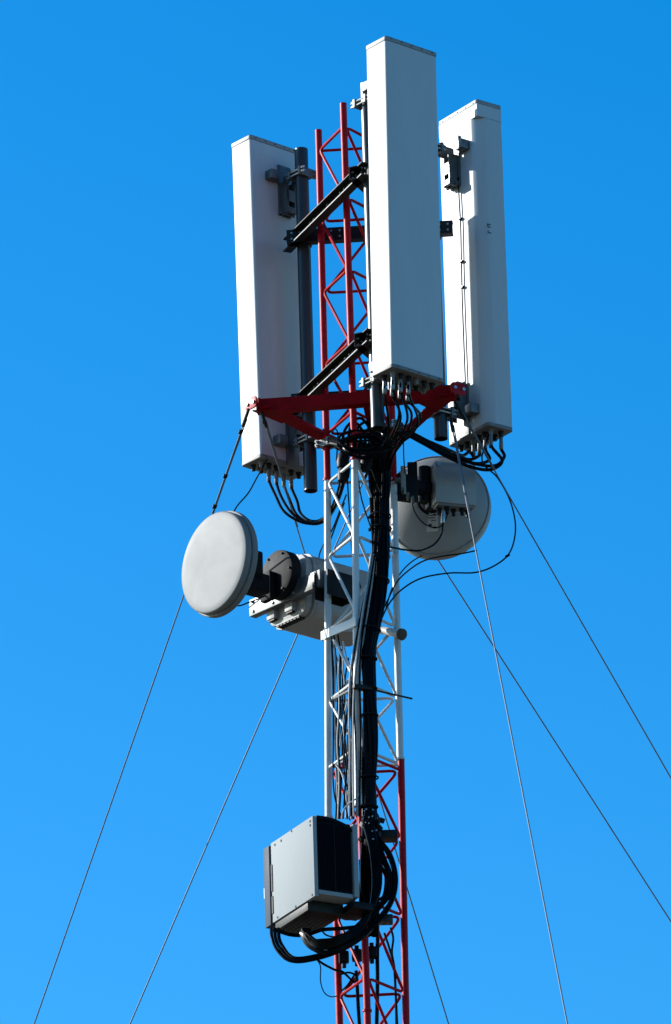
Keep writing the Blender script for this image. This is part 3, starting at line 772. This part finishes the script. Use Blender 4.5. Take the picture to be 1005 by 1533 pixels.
# ------------------------------------------------------------------ radio cabinet low on the mast
w1 = V((-math.cos(R(62)), math.sin(R(62)), 0)); w2 = V((math.sin(R(62)), math.cos(R(62)), 0))
T_, B_ = at(468, 1221, -.58), at(471.5, 1341, -.58); up = (T_ - B_).normalized(); H = (T_ - B_).length
cab = thing('equipment_cabinet', B_ + w1 * .25 + w2 * .15, 'pale grey radio cabinet with black finned side hung low on the mast', 'cabinet')
LW, LD = .50, .235
MB().box(B_ + up * H / 2 + w1 * LW / 2 + w2 * .012, up * H / 2, w1 * LW / 2, w2 * .012, .003).build('side_panel', M['cab'], cab)
MB().box(B_ + up * (H / 2 + .01) + w1 * LW / 2 + w2 * .13, up * (H / 2 - .025), w1 * (LW / 2 - .004), w2 * .105, .008).build('core_unit', M['fins'], cab)
fin = MB()
for i in range(26):
    fin.box(B_ + up * (H / 2 + .01) + w1 * .003 + w2 * (.034 + .0076 * i), up * (H / 2 - .045), w1 * .005, w2 * .0016)
fin.build('heat_sink', M['fins'], cab)
MB().box(B_ + up * (H / 2 + .01) + w1 * .001 + w2 * .128, up * (H / 2 - .03), w1 * .005, w2 * .004, .001).build('seam_strip', M['dark'], cab)
# curved black hood over the fins
hp = [(0.0, 0.0), (.0, .018), (.05, .020), (.11, .014), (.17, -.004), (.215, -.03), (.215, -.045), (.16, -.018), (.1, -.002), (.04, .0)]
MB().prism(hp, T_ + w2 * .026 - up * .012, w2, up, w1 * (LW - .01)).build('hood', M['fins'], cab)
MB().box(B_ + up * .028 + w1 * LW / 2 + w2 * .13, up * .012, w1 * (LW / 2 + .001), w2 * .105, .003).build('bottom_lip', M['cab'], cab)
tray = MB().box(B_ - up * .018 + w1 * (LW * .60) + w2 * .12, up * .03, w1 * (LW * .39), w2 * .11, .006)
tray.build('fan_tray', M['galvdark'], cab)
hol = MB()
for i in range(11):
    for j in range(6):
        q = B_ - up * .0495 + w1 * (LW * (.28 + .062 * i)) + w2 * (.04 + .03 * j)
        hol.tube([q, q + up * .004], .007, 8)
hol.build('perforation', M['blackmatte'], cab)
MB().box(B_ + up * (H / 2 - .01) + w1 * (LW + .04) + w2 * .04, up * (H / 2), w1 * .034, w2 * .05, .006).build('door', M['door'], cab)['label'] = 'narrow door strip with blue grey shade put into its colour'
MB().box(B_ + up * (H * .42) + w1 * (LW + .075) + w2 * .012, up * .03, w1 * .004, w2 * .02).build('door_plate', M['label'], cab)
MB().box(B_ + up * (H / 2 + .005) + w1 * .06 + w2 * (LD + .02), up * (H / 2 - .02), w1 * .07, w2 * .014, .003).build('rear_flange', M['cab'], cab)
sm = MB()
for u_, v_ in ((.06, .95), (.06, .90), (.90, .95), (.5, .985), (.06, .03), (.45, .02), (.88, .03), (.75, .95)):
    q = B_ + up * (H * v_) + w1 * (LW * u_); sm.tube([q - w2 * .003, q + w2 * .002], .007, 8)
for v_, l in ((.22, .05), (.5, .05), (.66, .03)):
    sm.box(B_ + up * (H * v_) + w1 * (LW - .008), up * l, w1 * .007, w2 * .004)
each(sm, 'latch', M['blackmatte'], cab)
MB().box(B_ - up * .015 + w1 * .1 + w2 * (LD + .06), up * .02, w1 * .10, w2 * .06, .004).build('mount_arm', M['blackmatte'], cab)
MB().box(at(572, 1377, -.1), V((.06, .0, 0)), V((0, .04, 0)), Z * .020, .004).build('mount_arm', M['pole'], cab)
MB().box(at(582, 1252, -.1), V((.05, .0, 0)), V((0, .05, 0)), Z * .022, .004).build('mount_arm', M['galvdark'], cab)

# cable loops round the cabinet
gc = 'thick black cables looping round the cabinet'
def zc(x, y, d): return (370 + x / 3.722, 1190 + y / 3.722, d)
for i in range(5):
    o = (0, 11, 30, 42, 58)[i]
    cable('loop_cable', [zc(690, 150, -.27), zc(735, 240 + o, -.28), zc(800 - o, 330 + o, -.29), zc(832 - o, 450, -.3), zc(822 - o, 560, -.31), zc(780 - o, 650 - o, -.33), zc(715 - o, 725 - o, -.36), zc(630, 800 - o, -.4),
          zc(540, 855 - o, -.42), zc(450, 885 - o, -.42), zc(385, 870 - o, -.4), zc(330, 830 - o, -.36), zc(300, 770, -.32)], .0095, 'black',
          ORD[i] + ' thick black cable from the outside of the wide loop right of the cabinet', group='wide loop of cables right of the cabinet')
for i in range(4):
    o = (0, 11, 22, 36)[i]
    cable('loop_cable', [zc(660 + o, 180, -.30), zc(690 + o, 300, -.32), zc(705 + o, 420, -.34), zc(705 + o * .8, 540, -.36), zc(685, 650, -.38), zc(640, 740 - o, -.4), zc(570, 800 - o, -.43), zc(490, 840 - o, -.44), zc(400, 850 - o, -.42), zc(350, 820, -.38), zc(310 + o, 750, -.34)], .0125, 'black',
          ORD[i] + ' thick black cable from the left of the inner loop below the cabinet', group='inner loop of cables below the cabinet')
for i in range(3):
    o = i * 10
    cable('loop_cable', [zc(135 + 2 * o, 745, -.2), zc(140 + 2 * o, 800, -.25), zc(165 + 1.6 * o, 860 - o, -.28), zc(215 + o, 912 - o, -.32), zc(280, 930 - o, -.35), zc(370, 918 - o, -.38), zc(470, 890 - o, -.4), zc(570, 845 - o, -.4), zc(650, 790, -.36), zc(700, 740, -.3)], .0095, 'black',
          ORD[i] + ' black cable from the left drooping lowest under the left end of the cabinet', group='lowest loop of cables under the cabinet')
cable('loop_cable', [zc(150, 748, -.2), zc(240, 778, -.22), zc(330, 780, -.25), zc(420, 752, -.28), zc(520, 745, -.28), zc(620, 735, -.28)], .0115, 'black', 'black cable running flat under the cabinet floor')
cable('loop_cable', [zc(390, 918, -.1), zc(430, 945, -.05), zc(490, 975, .0), zc(530, 985, .05), zc(560, 1010, .05)], .007, 'black', 'black cable sagging into the lower red section from the loops')
cable('loop_cable', [zc(395, 925, -.1), zc(410, 960, -.06), zc(410, 1040, -.04), zc(430, 1100, 0), zc(465, 1124, .05), zc(500, 1122, .1)], .0034, 'black', 'thin black loop hanging free left of the lower red section')
cable('loop_cable', [zc(410, 745, -.1), zc(440, 780, -.05), zc(490, 790, .02), zc(540, 770, .05)], .005, 'black', 'short black cable sagging between cabinet floor and left red leg')
gd = 'black cables going down inside the lower red section'
for r0, pts in ((.011, [zc(728, 790, .02), zc(726, 900, .02), zc(727, 1050, .0), zc(722, 1300, 0)]), (.010, [zc(608, 980, .06), zc(614, 1060, .06), zc(620, 1180, .05), zc(628, 1300, .05)]),
                (.0065, [zc(765, 770, .03), zc(795, 860, .03), zc(818, 950, .02), zc(828, 1100, .02), zc(838, 1300, .02)]), (.006, [zc(800, 740, .0), zc(815, 800, .0), zc(808, 880, .02), zc(825, 1000, .03), zc(832, 1300, .03)]),
                (.006, [zc(560, 1010, .05), zc(600, 1045, .05), zc(610, 1010, .05), zc(570, 990, .06), zc(520, 1000, .08)]), (.005, [zc(600, 1000, .04), zc(560, 1060, .06), zc(530, 1090, .1)])):
    cable('thin_cable', pts, r0, 'black', 'black cable going down inside the lower red mast section', group=gd)
CK = [0, 1, 2]
for x, y in ((540, 905, ), (612, 895), (695, 880)):
    c = at(*zc(x, y, .02))
    o = MB().box(c, V((.028, 0, 0)), V((0, .03, 0)), Z * .032, .012).box(c + Z * .04, V((.012, 0, 0)), V((0, .012, 0)), Z * .016, .003).tube([c - Z * .06, c - Z * .03], .012, 8).build('cable_clamp', M['blackmatte'])
    tag(o, ORD[CK.pop(0)] + ' black cable clamp block from the left inside the red section under the cabinet', 'cable clamp', 'cable clamp blocks under the cabinet')
# black clutter of clamps where the trunk meets the cabinet
cl = MB()
for i in range(26):
    c = at(random.uniform(541, 572), random.uniform(1222, 1262), random.uniform(-.30, -.16))
    d = V((random.uniform(-1, 1), random.uniform(-1, 1), random.uniform(-1, 1))).normalized() * random.uniform(.012, .022)
    cl.box(c, d, d.orthogonal().normalized() * .012, d.cross(d.orthogonal()).normalized() * .014, .003)
kt = cl.build('splice_block', M['blackmatte'])
tag(kt, 'black cluster of cable splices where the trunk meets the cabinet', 'cable splice')
bo = MB()
for i in range(14):
    c = at(random.uniform(528, 566), random.uniform(1205, 1258), -.33); bo.tube([c, c + V((0, -.010, 0))], .0038, 6)
each(bo, 'bolt', M['bolt'], kt)
